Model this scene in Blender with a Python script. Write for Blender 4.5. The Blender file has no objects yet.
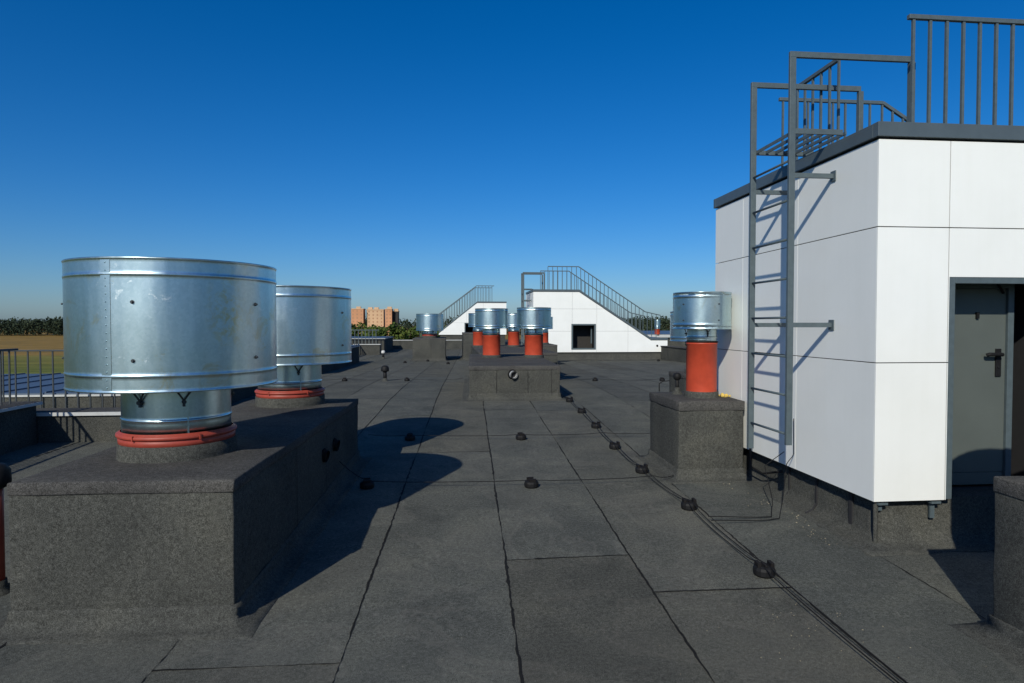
import bpy, bmesh, math, random
from mathutils import Vector, Matrix
random.seed(7)
R = math.radians
S = bpy.context.scene
COL = S.collection
PI = math.pi

# ------------------------------------------------------------------ materials
def mat(name):
    m = bpy.data.materials.new(name); m.use_nodes = True
    nt = m.node_tree; b = nt.nodes['Principled BSDF']
    return m, nt, b

def N(nt, kind, **kw):
    n = nt.nodes.new(kind)
    for k, v in kw.items():
        if k in n.inputs: n.inputs[k].default_value = v
        else: setattr(n, k, v)
    return n

def ramp(nt, fac, stops):
    r = nt.nodes.new('ShaderNodeValToRGB')
    e = r.color_ramp.elements
    while len(e) < len(stops): e.new(0.5)
    for i, (p, c) in enumerate(stops):
        e[i].position = p; e[i].color = (*c, 1) if len(c) == 3 else c
    nt.links.new(fac, r.inputs['Fac'])
    return r

def noise(nt, vec, scale, detail=4.0, rough=0.55, dist=0.0):
    n = nt.nodes.new('ShaderNodeTexNoise')
    n.inputs['Scale'].default_value = scale
    n.inputs['Detail'].default_value = detail
    n.inputs['Roughness'].default_value = rough
    n.inputs['Distortion'].default_value = dist
    nt.links.new(vec, n.inputs['Vector'])
    return n

def mixc(nt, fac, a, b, mode='MIX'):
    m = nt.nodes.new('ShaderNodeMix'); m.data_type = 'RGBA'; m.blend_type = mode
    for sock, v in ((m.inputs[0], fac), (m.inputs[6], a), (m.inputs[7], b)):
        if hasattr(v, 'is_linked'): nt.links.new(v, sock)
        elif isinstance(v, (int, float)): sock.default_value = v
        else: sock.default_value = (*v, 1)
    return m.outputs[2]

def coords(nt, world=True):
    if world:
        g = nt.nodes.new('ShaderNodeNewGeometry'); return g.outputs['Position']
    t = nt.nodes.new('ShaderNodeTexCoord'); return t.outputs['Object']

def bump(nt, b, height, strength, dist):
    bp = nt.nodes.new('ShaderNodeBump')
    bp.inputs['Strength'].default_value = strength
    bp.inputs['Distance'].default_value = dist
    nt.links.new(height, bp.inputs['Height'])
    nt.links.new(bp.outputs['Normal'], b.inputs['Normal'])
    return bp

def bitumen(name, base, tint=(1, 1, 1), attr=None, wear=0.5):
    m, nt, b = mat(name)
    p = coords(nt)
    fine = noise(nt, p, 170, 3, 0.75)
    mid = noise(nt, p, 38, 4, 0.7)
    big = noise(nt, p, 1.3, 6, 0.62, 0.6)
    lo = tuple(base * .42 * t for t in tint); hi = tuple(base * 1.75 * t for t in tint)
    c = ramp(nt, fine.outputs['Fac'], [(.36, lo), (.66, hi)]).outputs['Color']
    c2 = ramp(nt, mid.outputs['Fac'], [(.3, (.62, .62, .62)), (.72, (1.32, 1.32, 1.32))]).outputs['Color']
    c = mixc(nt, 1.0, c, c2, 'MULTIPLY')
    c3 = ramp(nt, big.outputs['Fac'], [(.28, (.74, .75, .77)), (.5, (1, 1, 1)), (.75, (1.3, 1.27, 1.2))]).outputs['Color']
    c = mixc(nt, 1.0, c, c3, 'MULTIPLY')
    # scuffs and pale dust with a shape of their own
    sc = noise(nt, p, 4.2, 8, 0.72, 1.4)
    scr = ramp(nt, sc.outputs['Fac'], [(.60, (0, 0, 0)), (.78, (wear, wear, wear))])
    c = mixc(nt, scr.outputs['Color'], c, tuple(base * 2.3 * t for t in (1.05, 1.0, .9)))
    # tide lines left by dried puddles
    td = noise(nt, p, .8, 5, .6, .9)
    tr = ramp(nt, td.outputs['Fac'], [(.50, (0, 0, 0)), (.53, (.17, .17, .17)), (.545, (.04, .04, .04)), (.60, (.09, .09, .09)), (.70, (0, 0, 0))])
    if attr: c = mixc(nt, tr.outputs['Color'], c, tuple(base * 2.1 * t for t in (1.06, 1.0, .86)))
    sp = nt.nodes.new('ShaderNodeTexVoronoi'); sp.inputs['Scale'].default_value = 26
    nt.links.new(p, sp.inputs['Vector'])
    spr = ramp(nt, sp.outputs['Distance'], [(.035, (1, 1, 1)), (.075, (0, 0, 0))])
    spn = noise(nt, p, 3.0, 2)
    spm = ramp(nt, spn.outputs['Fac'], [(.5, (0, 0, 0)), (.62, (.7, .7, .7))])
    f = mixc(nt, 1.0, spr.outputs['Color'], spm.outputs['Color'], 'MULTIPLY')
    c = mixc(nt, f, c, (base * 4.2, base * 4.1, base * 3.8))
    if attr:
        a = nt.nodes.new('ShaderNodeAttribute'); a.attribute_name = attr
        c = mixc(nt, 1.0, c, a.outputs['Color'], 'MULTIPLY')
    nt.links.new(c, b.inputs['Base Color'])
    b.inputs['Roughness'].default_value = 1.
    b.inputs['Specular IOR Level'].default_value = .05
    h = mixc(nt, .45, fine.outputs['Fac'], mid.outputs['Fac'])
    bump(nt, b, h, .75, .006)
    return m

def plain(name, col, rough=.6, metal=0., spec=.4, var=.12, vscale=14, bmp=0.0, bscale=60):
    m, nt, b = mat(name)
    p = coords(nt)
    n = noise(nt, p, vscale, 5, .6)
    c = ramp(nt, n.outputs['Fac'], [(.3, tuple(x * (1 - var) for x in col)), (.7, tuple(min(1, x * (1 + var)) for x in col))])
    nt.links.new(c.outputs['Color'], b.inputs['Base Color'])
    b.inputs['Roughness'].default_value = rough
    b.inputs['Metallic'].default_value = metal
    b.inputs['Specular IOR Level'].default_value = spec
    if bmp:
        bn = noise(nt, p, bscale, 3, .6); bump(nt, b, bn.outputs['Fac'], bmp, .004)
    return m

def galvanised(name, rough=.3, stain=True, spot=None):
    m, nt, b = mat(name)
    p = coords(nt, False)
    v = nt.nodes.new('ShaderNodeTexVoronoi'); v.inputs['Scale'].default_value = 55
    nt.links.new(p, v.inputs['Vector'])
    bw = nt.nodes.new('ShaderNodeRGBToBW'); nt.links.new(v.outputs['Color'], bw.inputs['Color'])
    c = ramp(nt, bw.outputs['Val'], [(.1, (.47, .595, .615)), (.9, (.54, .66, .68))]).outputs['Color']
    n = noise(nt, p, 3.1, 7, .68, .8)
    w = ramp(nt, n.outputs['Fac'], [(.3, (.94, .95, .96)), (.6, (1, 1, 1))])
    c = mixc(nt, 1., c, w.outputs['Color'], 'MULTIPLY')
    # white-rust smudges
    n2 = noise(nt, p, 7.5, 6, .7, 1.8)
    sm = ramp(nt, n2.outputs['Fac'], [(.62, (0, 0, 0)), (.70, (.5, .5, .5))])
    c = mixc(nt, sm.outputs['Color'], c, (.78, .80, .80))
    mpz = nt.nodes.new('ShaderNodeMapping'); mpz.inputs['Scale'].default_value = (5.5, 5.5, 1.1)
    nt.links.new(p, mpz.inputs['Vector'])
    n4 = noise(nt, mpz.outputs['Vector'], 1.0, 5, .7, .4)
    dk = ramp(nt, n4.outputs['Fac'], [(.3, (.88, .9, .92)), (.52, (1, 1, 1)), (.75, (1.0, 1.0, 1.0))])
    c = mixc(nt, 1., c, dk.outputs['Color'], 'MULTIPLY')
    if stain:
        n3 = noise(nt, p, 2.6, 6, .75, 1.2)
        st = ramp(nt, n3.outputs['Fac'], [(.57, (0, 0, 0)), (.66, (.55, .55, .55))])
        c = mixc(nt, st.outputs['Color'], c, (.50, .45, .26))
    if spot:         # one tall yellowish water stain and a few scuffs
        mp2 = nt.nodes.new('ShaderNodeMapping'); mp2.vector_type = 'TEXTURE'
        mp2.inputs['Location'].default_value = spot; mp2.inputs['Scale'].default_value = (.17, .17, .36)
        nt.links.new(p, mp2.inputs['Vector'])
        ln = nt.nodes.new('ShaderNodeVectorMath'); ln.operation = 'LENGTH'; nt.links.new(mp2.outputs['Vector'], ln.inputs[0])
        fall = ramp(nt, ln.outputs['Value'], [(.35, (1, 1, 1)), (1.0, (0, 0, 0))])
        n5 = noise(nt, p, 13, 7, .75, .6)
        bl = ramp(nt, n5.outputs['Fac'], [(.47, (0, 0, 0)), (.60, (.75, .75, .75))])
        f5 = mixc(nt, 1., fall.outputs['Color'], bl.outputs['Color'], 'MULTIPLY')
        c = mixc(nt, f5, c, (.52, .46, .22))
    nt.links.new(c, b.inputs['Base Color'])
    b.inputs['Metallic'].default_value = 1.
    rr = ramp(nt, n.outputs['Fac'], [(.3, (rough + .05,) * 3), (.7, (rough - .03,) * 3)])
    sr = mixc(nt, sm.outputs['Color'], rr.outputs['Color'], (.6, .6, .6))
    nt.links.new(sr, b.inputs['Roughness'])
    # gentle oil-canning of the sheet, mostly round the drum
    mp = nt.nodes.new('ShaderNodeMapping'); mp.inputs['Scale'].default_value = (2.6, 2.6, .55)
    nt.links.new(p, mp.inputs['Vector'])
    d = noise(nt, mp.outputs['Vector'], 1.5, 2, .4)
    bump(nt, b, d.outputs['Fac'], .4, .05)
    return m

def cladding_white():
    m, nt, b = mat('white_fibre_cement')
    p = coords(nt)
    n = noise(nt, p, 1.6, 5, .6)
    c = ramp(nt, n.outputs['Fac'], [(.3, (.755, .77, .74)), (.7, (.795, .81, .78))]).outputs['Color']
    mp = nt.nodes.new('ShaderNodeMapping'); mp.inputs['Scale'].default_value = (9, 9, .5)
    nt.links.new(p, mp.inputs['Vector'])
    st = noise(nt, mp.outputs['Vector'], 1.4, 6, .65)
    k = ramp(nt, st.outputs['Fac'], [(.3, (.985, .985, .98)), (.55, (1, 1, 1))])
    c = mixc(nt, 1., c, k.outputs['Color'], 'MULTIPLY')
    nt.links.new(c, b.inputs['Base Color']); b.inputs['Roughness'].default_value = .5
    b.inputs['Specular IOR Level'].default_value = .35
    return m

M = {}
M['deck'] = bitumen('bitumen_deck', .095, (.965, 1.0, .885), 'sheet', .55)
M['felt'] = bitumen('bitumen_upstand', .066, (.98, 1.0, .90), None, .3)
M['felt_cap'] = bitumen('bitumen_cap', .07, (1, .98, .93), None, .35)
M['bead'] = plain('bitumen_bead', (.014, .014, .014), .95, spec=.1, var=.4, vscale=40)
M['steel'] = galvanised('galvanised_steel', .33)
M['steel_stained'] = galvanised('galvanised_steel_stained', .33, True, (.742 * math.cos(R(-42)), .742 * math.sin(R(-42)), 1.12))
M['steel_neck'] = galvanised('galvanised_neck', .31, False)
M['steel_sheet'] = galvanised('galvanised_coping', .4, False)
M['orange'] = plain('orange_pvc', (.44, .058, .026), .45, var=.16, vscale=5)
M['clamp'] = plain('red_oxide_ring', (.30, .048, .03), .5, var=.16, vscale=12)
M['white'] = cladding_white()
M['paint'] = plain('grey_blue_paint', (.078, .103, .113), .42, var=.12, vscale=18)
M['paint_dark'] = plain('dark_grey_paint', (.036, .043, .048), .5, var=.15, vscale=18)
M['cap'] = plain('cap_flashing_paint', (.075, .098, .112), .38, var=.1, vscale=4)
M['door'] = plain('door_paint', (.088, .102, .093), .48, var=.06, vscale=3)
M['black'] = plain('black_plastic', (.008, .008, .0085), .65, spec=.25, var=.3, vscale=50)
M['dark_plastic'] = plain('dark_brown_plastic', (.009, .008, .008), .7, spec=.2, var=.3, vscale=50)
M['core'] = plain('dark_backing', (.02, .02, .022), .9)
M['wire'] = plain('wire', (.010, .010, .0105), .7, spec=.2, var=.2)
M['drip'] = plain('pale_drip_edge', (.46, .47, .46), .4, var=.08)
M['blue_metal'] = plain('blue_grey_sheet', (.085, .115, .16), .5, metal=.3, var=.1)
M['foam'] = plain('yellow_foam', (.60, .43, .10), .9, var=.25, vscale=70, bmp=.8)
M['chips'] = plain('pale_chips', (.25, .215, .15), .9, var=.4, vscale=30)
M['render_wall'] = plain('pale_render', (.55, .53, .48), .85, var=.08, vscale=1)
M['glass'] = plain('window_glass', (.05, .07, .09), .08, var=.1)
M['brick'] = plain('orange_brick', (.50, .25, .13), .85, var=.1, vscale=.12)
M['brick_pale'] = plain('pale_brick', (.52, .35, .21), .85, var=.12, vscale=.12)
M['loggia'] = plain('loggia_glazing', (.36, .20, .11), .3, var=.1)
M['bark'] = plain('bark', (.06, .045, .03), .9, var=.3, vscale=3)
M['inside_and_shade'] = plain('dark_interior_and_shade', (.03, .028, .026), .9, var=.2)  # near-black: window interior, and shade painted on two far blocks
M['white_plastic'] = plain('white_plastic', (.55, .55, .53), .45)
M['grey_pipe'] = plain('grey_pipe', (.36, .37, .37), .45)

def foliage(name, cols):
    m, nt, b = mat(name)
    p = coords(nt)
    a = nt.nodes.new('ShaderNodeAttribute'); a.attribute_name = 'leaf'
    bw = nt.nodes.new('ShaderNodeRGBToBW'); nt.links.new(a.outputs['Color'], bw.inputs['Color'])
    c = ramp(nt, bw.outputs['Val'], [(i / (len(cols) - 1), x) for i, x in enumerate(cols)])
    nt.links.new(c.outputs['Color'], b.inputs['Base Color'])
    b.inputs['Roughness'].default_value = .8; b.inputs['Specular IOR Level'].default_value = .15
    return m
M['leaf'] = foliage('leaves', [(.035, .06, .014), (.075, .105, .022), (.13, .15, .035)])
M['wood'] = foliage('forest_leaves', [(.022, .034, .02), (.034, .047, .026), (.048, .062, .03)])

def field_mat():
    m, nt, b = mat('field_grass')
    p = coords(nt)
    mp = nt.nodes.new('ShaderNodeMapping'); mp.inputs['Scale'].default_value = (.35, 1., 1.)
    nt.links.new(p, mp.inputs['Vector'])
    n = noise(nt, mp.outputs['Vector'], .012, 8, .62)
    n2 = noise(nt, mp.outputs['Vector'], .09, 6, .7)
    sx = nt.nodes.new('ShaderNodeSeparateXYZ'); nt.links.new(p, sx.inputs[0])
    mr = nt.nodes.new('ShaderNodeMapRange'); mr.inputs['From Min'].default_value = 200; mr.inputs['From Max'].default_value = 620
    nt.links.new(sx.outputs['Y'], mr.inputs['Value'])
    ad = nt.nodes.new('ShaderNodeMath'); ad.operation = 'MULTIPLY_ADD'
    nt.links.new(n.outputs['Fac'], ad.inputs[0]); ad.inputs[1].default_value = .9
    nt.links.new(mr.outputs['Result'], ad.inputs[2])
    c = ramp(nt, ad.outputs[0], [(.35, (.10, .13, .03)), (.85, (.155, .15, .04)), (1.2, (.22, .145, .045))])
    k = ramp(nt, n2.outputs['Fac'], [(.3, (.5, .56, .5)), (.7, (1.45, 1.35, 1.2))])
    cc = mixc(nt, 1., c.outputs['Color'], k.outputs['Color'], 'MULTIPLY')
    nt.links.new(cc, b.inputs['Base Color']); b.inputs['Roughness'].default_value = .95
    b.inputs['Specular IOR Level'].default_value = .1
    return m
M['field'] = field_mat()

# ------------------------------------------------------------------ mesh builder
class MB:
    def __init__(s): s.bm = bmesh.new(); s.slots = []
    def box(s, x0, x1, y0, y1, z0, z1, mi=0):
        v = [s.bm.verts.new((x, y, z)) for z in (z0, z1) for y in (y0, y1) for x in (x0, x1)]
        for f in ((0, 2, 3, 1), (4, 5, 7, 6), (0, 1, 5, 4), (2, 6, 7, 3), (0, 4, 6, 2), (1, 3, 7, 5)):
            fc = s.bm.faces.new([v[i] for i in f]); fc.material_index = mi
        return s
    def beam(s, p, q, w, h, up=(0, 0, 1), mi=0):
        p, q = Vector(p), Vector(q); d = (q - p).normalized(); u = Vector(up)
        sd = d.cross(u)
        if sd.length < 1e-4: sd = d.cross(Vector((0, 1, 0)))
        sd.normalize(); u = sd.cross(d)
        vs = []
        for c in (p, q):
            for a, b in ((-1, -1), (1, -1), (1, 1), (-1, 1)):
                vs.append(s.bm.verts.new(c + sd * a * w / 2 + u * b * h / 2))
        for f in ((0, 3, 2, 1), (4, 5, 6, 7), (0, 1, 5, 4), (1, 2, 6, 5), (2, 3, 7, 6), (3, 0, 4, 7)):
            s.bm.faces.new([vs[i] for i in f]).material_index = mi
        return s
    def tube(s, pts, r, n=8, caps=True, mi=0):
        pts = [Vector(p) for p in pts]; rings = []
        rr = r if isinstance(r, (list, tuple)) else [r] * len(pts)
        ref = None
        for i, p in enumerate(pts):
            d = (pts[min(i + 1, len(pts) - 1)] - pts[max(i - 1, 0)]).normalized()
            if ref is None:
                ref = Vector((0, 0, 1)) if abs(d.z) < .9 else Vector((1, 0, 0))
            a = d.cross(ref).normalized(); b = a.cross(d).normalized(); ref = b
            rings.append([s.bm.verts.new(p + (a * math.cos(t) + b * math.sin(t)) * rr[i])
                          for t in (2 * PI * k / n for k in range(n))])
        for i in range(len(rings) - 1):
            for k in range(n):
                f = s.bm.faces.new((rings[i][k], rings[i][(k + 1) % n], rings[i + 1][(k + 1) % n], rings[i + 1][k]))
                f.smooth = n > 4; f.material_index = mi
        if caps:
            for rg in (rings[0][::-1], rings[-1]):
                s.bm.faces.new(rg).material_index = mi
        return s
    def lathe(s, prof, n=48, cx=0, cy=0, closed=False, wob=0.0, mi=0, smooth=True):
        rings = []
        for r, z in prof:
            rings.append([s.bm.verts.new((cx + r * (1 + wob * math.sin(3 * t + 1) + wob * .6 * math.sin(5 * t)) * math.cos(t),
                                          cy + r * (1 + wob * math.sin(3 * t + 1) + wob * .6 * math.sin(5 * t)) * math.sin(t), z))
                          for t in (2 * PI * k / n for k in range(n))])
        m = len(rings)
        for i in range(m if closed else m - 1):
            A, B = rings[i], rings[(i + 1) % m]
            for k in range(n):
                f = s.bm.faces.new((A[k], A[(k + 1) % n], B[(k + 1) % n], B[k])); f.smooth = smooth; f.material_index = mi
        return s
    def disc(s, r, z, n=32, cx=0, cy=0, mi=0):
        s.bm.faces.new([s.bm.verts.new((cx + r * math.cos(2 * PI * k / n), cy + r * math.sin(2 * PI * k / n), z)) for k in range(n)]).material_index = mi
        return s
    def prism(s, poly, y0, y1, mi=0):     # polygon in XZ extruded along Y
        a = [s.bm.verts.new((x, y0, z)) for x, z in poly]; b = [s.bm.verts.new((x, y1, z)) for x, z in poly]
        n = len(poly)
        for f in [a, b[::-1]] + [[b[i], b[(i + 1) % n], a[(i + 1) % n], a[i]] for i in range(n)]:
            s.bm.faces.new(f).material_index = mi
        return s
    def prismx(s, poly, x0, x1, mi=0):    # polygon in YZ extruded along X
        a = [s.bm.verts.new((x0, y, z)) for y, z in poly]; b = [s.bm.verts.new((x1, y, z)) for y, z in poly]
        n = len(poly)
        for f in [a[::-1], b] + [[a[i], a[(i + 1) % n], b[(i + 1) % n], b[i]] for i in range(n)]:
            s.bm.faces.new(f).material_index = mi
        return s
    def build(s, name, mats, parent=None, bevel=0.0, fix=True):
        if fix: bmesh.ops.recalc_face_normals(s.bm, faces=s.bm.faces)
        me = bpy.data.meshes.new(name); s.bm.to_mesh(me); s.bm.free()
        for m in (mats if isinstance(mats, list) else [mats]): me.materials.append(m)
        o = bpy.data.objects.new(name, me); COL.objects.link(o)
        if parent: o.parent = parent
        if bevel:
            b = o.modifiers.new('edge', 'BEVEL'); b.width = bevel; b.segments = 2; b.limit_method = 'ANGLE'
            b.angle_limit = R(40)
        return o

def tag(o, label=None, cat=None, group=None, kind=None):
    if label: o['label'] = label
    if cat: o['category'] = cat
    if group: o['group'] = group
    if kind: o['kind'] = kind
    return o
def thing(name, label, cat, loc=(0, 0, 0), group=None):
    o = bpy.data.objects.new(name, None); COL.objects.link(o); o.location = loc; o.empty_display_size = .2
    return tag(o, label, cat, group)

def fz(y):                               # the deck rises gently to a ridge and falls again
    if y < 4: return 0.
    if y < 15: return .026 * (y - 4)
    if y < 18: return .286
    return max(0., .286 - .0155 * (y - 18))

# ------------------------------------------------------------------ roof deck
def seam_x(k, y): return .40 + 1.065 * k + .031 * (y - 3.5)
DX0, DX1, DY0, DY1 = -6.4, 12.1, -4.0, 54.0
def clampx(x): return max(DX0, min(DX1, x))
rnd = random.Random(3)
def deck():
    mb = MB(); bm = mb.bm
    lay = bm.loops.layers.color.new('sheet')
    beads = []
    brk = [DY0, -1, 4, 9, 15, 18, 24, 30, 36.5, 45, DY1]
    ends = {-2: [3.83, 12.6, 22.], -1: [9.35, 19.5, 30.], 0: [5.28, 13.2, 21.], 1: [4.58, 13.0, 24.], 2: [8.9, 17.3, 28.],
            3: [6.0, 14.2, 23.], -3: [6.4, 15.1, 25]}
    for k in range(-9, 12):
        cuts = ends.get(k, [rnd.uniform(2, 7) + j * 9.5 for j in range(6)])
        ys = sorted(set(brk + cuts)); tone = None; nxt = set(cuts)
        for i in range(len(ys) - 1):
            a, b = ys[i], ys[i + 1]
            if tone is None or a in nxt:
                t = rnd.uniform(.91, 1.08); w = rnd.uniform(-.015, .015); tone = (t + w, t, t - w, 1)
            xs = [clampx(seam_x(k, a)), clampx(seam_x(k + 1, a)), clampx(seam_x(k + 1, b)), clampx(seam_x(k, b))]
            if abs(xs[1] - xs[0]) + abs(xs[2] - xs[3]) < .02: continue
            f = bm.faces.new([bm.verts.new((x, y, fz(y))) for x, y in zip(xs, (a, a, b, b))])
            for l in f.loops: l[lay] = tone
        for c in cuts:
            xa, xb = clampx(seam_x(k, c)), clampx(seam_x(k + 1, c))
            if xb - xa > .3: beads.append([(xa, c), (xb, c + rnd.uniform(-.03, .03))])
        if DX0 < seam_x(k, 20) < DX1: beads.append([(clampx(seam_x(k, y)), y) for y in (DY0, 4, 9, 15, 18, 26, 36.5, DY1)])
    # ragged bitumen beads along the laps, a few mm proud
    for path in beads:
        pts = []
        for (x0, y0), (x1, y1) in zip(path[:-1], path[1:]):
            L = math.hypot(x1 - x0, y1 - y0); n = max(2, int(L / .045)) if y0 < 16 else max(2, int(L / .3))
            for i in range(n): pts.append((x0 + (x1 - x0) * i / n, y0 + (y1 - y0) * i / n))
        pts.append(path[-1])
        (ax, ay), (bx, by) = path[0], path[-1]
        dx, dy = bx - ax, by - ay; L = math.hypot(dx, dy); nx, ny = -dy / L, dx / L
        prev = None; ph = rnd.uniform(0, 9); wv = .012
        far = path[0][1] > 16
        for i, (x, y) in enumerate(pts):
            wv = max(.002, min(.014, wv + rnd.uniform(-.0042, .0042)))
            if rnd.random() < .014: wv = .024
            ww = wv if y < 16 else .012
            off = .004 * math.sin(i * .09 + ph) + rnd.uniform(-.0045, .0045)
            z = fz(y) + .004
            cur = [bm.verts.new((x + nx * (off + s * ww), y + ny * (off + s * ww), z)) for s in (-.7, .7)]
            if prev:
                f = bm.faces.new((prev[0], prev[1], cur[1], cur[0])); f.material_index = 1
                for l in f.loops: l[lay] = (1, 1, 1, 1)
            prev = cur
    for f in bm.faces:
        f.normal_update()
        if f.normal.z < 0: f.normal_flip()
    o = mb.build('roof_deck', [M['deck'], M['bead']], fix=False)
    tag(o, 'dark bitumen felt roof deck laid in long sheets', 'roof', kind='structure')
deck()

# building body below the deck
mb = MB(); mb.box(DX0 - .35, DX1 + .35, DY0, DY1 + .3, -16, -.12)
o = mb.build('building_body', M['render_wall']); tag(o, 'pale rendered body of the block under the flat roof', 'building', kind='structure')

# pale chips and grit lying on the felt
mb = MB()
def chip(x, y, s, z=None):
    z = fz(y) if z is None else z
    a = random.uniform(0, 6.28); ps = []
    for k in range(4):
        t = a + k * PI / 2 + random.uniform(-.4, .4); r = s * random.uniform(.5, 1.2)
        ps.append((x + r * math.cos(t), y + r * math.sin(t)))
    lo = [mb.bm.verts.new((px, py, z + .001)) for px, py in ps]
    hi = [mb.bm.verts.new((x + (px - x) * .6, y + (py - y) * .6, z + .001 + s * random.uniform(.3, .8))) for px, py in ps]
    mb.bm.faces.new(hi)
    for k in range(4): mb.bm.faces.new((lo[k], lo[(k + 1) % 4], hi[(k + 1) % 4], hi[k]))
for i in range(170):
    y = 5.3 + random.random() ** 1.1 * 3.4
    x = 3.50 - abs(random.gauss(0, .12)) - .06 * math.sin(y * 7); chip(x, y, .002 + .009 * random.random() ** 3)
for i in range(500):
    y = 3.2 + random.random() * 9; x = random.uniform(-1.2, 3.4); chip(x, y, random.uniform(.0012, .0035))
for i in range(60):
    chip(2.3 + random.gauss(0, .35), 4.05 + random.gauss(0, .25), random.uniform(.002, .006))
for i in range(80):
    chip(random.uniform(4, 9), 34.3 + random.gauss(0, .25), random.uniform(.008, .03))
o = mb.build('roof_grit', M['chips']); tag(o, 'pale chips of grit scattered on the roof felt', 'grit', kind='stuff')

# ------------------------------------------------------------------ felt-covered shafts
def jitter(bm, cuts, amp):
    bmesh.ops.subdivide_edges(bm, edges=bm.edges[:], cuts=cuts, use_grid_fill=True)
    for v in bm.verts:
        v.co += Vector((random.gauss(0, amp), random.gauss(0, amp), random.gauss(0, amp * .7)))

def softbox(mb, x0, x1, y0, y1, z0, z1, step=.22, amp=.003):
    nx, ny, nz = (max(1, round(abs(b - a) / step)) for a, b in ((x0, x1), (y0, y1), (z0, z1)))
    vs = {}
    def v(i, j, k):
        if (i, j, k) not in vs:
            vs[i, j, k] = mb.bm.verts.new((x0 + (x1 - x0) * i / nx + random.gauss(0, amp), y0 + (y1 - y0) * j / ny + random.gauss(0, amp), z0 + (z1 - z0) * k / nz + random.gauss(0, amp * .6)))
        return vs[i, j, k]
    for i in range(nx):
        for j in range(ny):
            mb.bm.faces.new((v(i, j, 0), v(i, j + 1, 0), v(i + 1, j + 1, 0), v(i + 1, j, 0))); mb.bm.faces.new((v(i, j, nz), v(i + 1, j, nz), v(i + 1, j + 1, nz), v(i, j + 1, nz)))
    for i in range(nx):
        for k in range(nz):
            mb.bm.faces.new((v(i, 0, k), v(i + 1, 0, k), v(i + 1, 0, k + 1), v(i, 0, k + 1))); mb.bm.faces.new((v(i, ny, k), v(i, ny, k + 1), v(i + 1, ny, k + 1), v(i + 1, ny, k)))
    for j in range(ny):
        for k in range(nz):
            mb.bm.faces.new((v(0, j, k), v(0, j, k + 1), v(0, j + 1, k + 1), v(0, j + 1, k))); mb.bm.faces.new((v(nx, j, k), v(nx, j + 1, k), v(nx, j + 1, k + 1), v(nx, j, k + 1)))
    for f in mb.bm.faces: f.smooth = True

def shaft(label, x0, x1, y0, y1, top, group, band=.10, skirt=.12, seams=(), cap_out=.008, turn=0):
    zb = min(fz(y0), fz(y1)) - .02
    cxm, cym = (x0 + x1) / 2, (y0 + y1) / 2
    t = thing('vent_shaft', label, 'roof shaft', (cxm, cym, zb), group)
    X0, X1, Y0, Y1 = x0 - cxm, x1 - cxm, y0 - cym, y1 - cym; T = top - zb
    t.rotation_euler.z = -R(turn)
    mb = MB(); softbox(mb, X0, X1, Y0, Y1, 0, T - .02)
    mb.build('body', M['felt'], t, .010)
    mb = MB()
    e = cap_out
    softbox(mb, X0 - e, X1 + e, Y0 - e, Y1 + e, T - band, T, .2, .0035)
    mb.build('cap_sheet', M['felt_cap'], t, .010)
    # base flashing: a sheet that turns up the wall over a sloping fillet and out on to the deck
    mb = MB(); bm = mb.bm
    k = 26
    def ring(dx, z, amp):
        pts = []
        cs = [(X0 - dx, Y0 - dx), (X1 + dx, Y0 - dx), (X1 + dx, Y1 + dx), (X0 - dx, Y1 + dx)]
        for a in range(4):
            for i in range(k):
                p = Vector(cs[a]).lerp(Vector(cs[(a + 1) % 4]), i / k)
                zz = z + (fz(p.y + cym) - zb if z < .03 else fz(p.y + cym) - zb + z * 0)
                pts.append(bm.verts.new((p.x + random.gauss(0, amp), p.y + random.gauss(0, amp), zz + random.gauss(0, amp * .6))))
        return pts
    hs = [(.003, skirt + .035, .003), (.013, skirt + .027, .003), (.016, skirt - .02, .003), (.026, .058, .003), (.06, .024, .004), (.105, .009, .004), (.16, .005, .006), (.164, -.012, .006)]
    rs = [ring(*h) for h in hs]
    for A, B in zip(rs[:-1], rs[1:]):
        for i in range(len(A)):
            f = bm.faces.new((A[i], A[(i + 1) % len(A)], B[(i + 1) % len(A)], B[i])); f.smooth = True
    mb.build('base_flashing', M['felt'], t)
    if seams:
        for (side, pos) in seams:
            mb = MB(); w = .005
            n = 30; prev = None
            for i in range(n + 1):
                z = .02 + (T - band - .02) * i / n
                j = random.gauss(0, .0025)
                if side == 'front': pr = [(pos - w + j, Y0 - .008), (pos + w + j, Y0 - .008)]
                else: pr = [(X1 + .008, pos - w + j), (X1 + .008, pos + w + j)]
                cur = [mb.bm.verts.new((a, b, z)) for a, b in pr]
                if prev: mb.bm.faces.new((prev[0], prev[1], cur[1], cur[0]))
                prev = cur
            mb.build('lap_seam', M['bead'], t)
    return t

GS = 'felt covered vent shafts on the roof'
shaft('large felt-covered shaft at the left front carrying two steel vent drums', -2.755, -1.345, 4.36, 8.98, .985, GS, .085, .11,
      (('side', -.8), ('side', .35), ('side', 1.5)), turn=1.9)
shaft('low felt-covered shaft beside the ladder wall carrying one orange vent pipe', 2.79, 3.62, 7.59, 8.72, 1.06, GS, .12, .1)
shaft('wide felt-covered shaft in the middle distance with a pipe stub in its front face', .53, 2.62, 14.6, 20.6, 1.06, GS, .10, .12,
      (('front', -.42), ('front', .3), ('front', .85)), turn=1.8)
shaft('long felt-covered shaft behind the middle one carrying two orange vent pipes', .98, 3.62, 21.4, 29.6, 1.06, GS)
shaft('small felt-covered shaft in front of the window of the far stair house', 3.75, 5.05, 29.9, 33.0, 1.06, GS)
shaft('felt-covered shaft with a large vent drum near the far left roof edge', -2.05, -.25, 35.6, 39.5, 1.26, GS, .1, .1, (('front', .1),))
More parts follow.
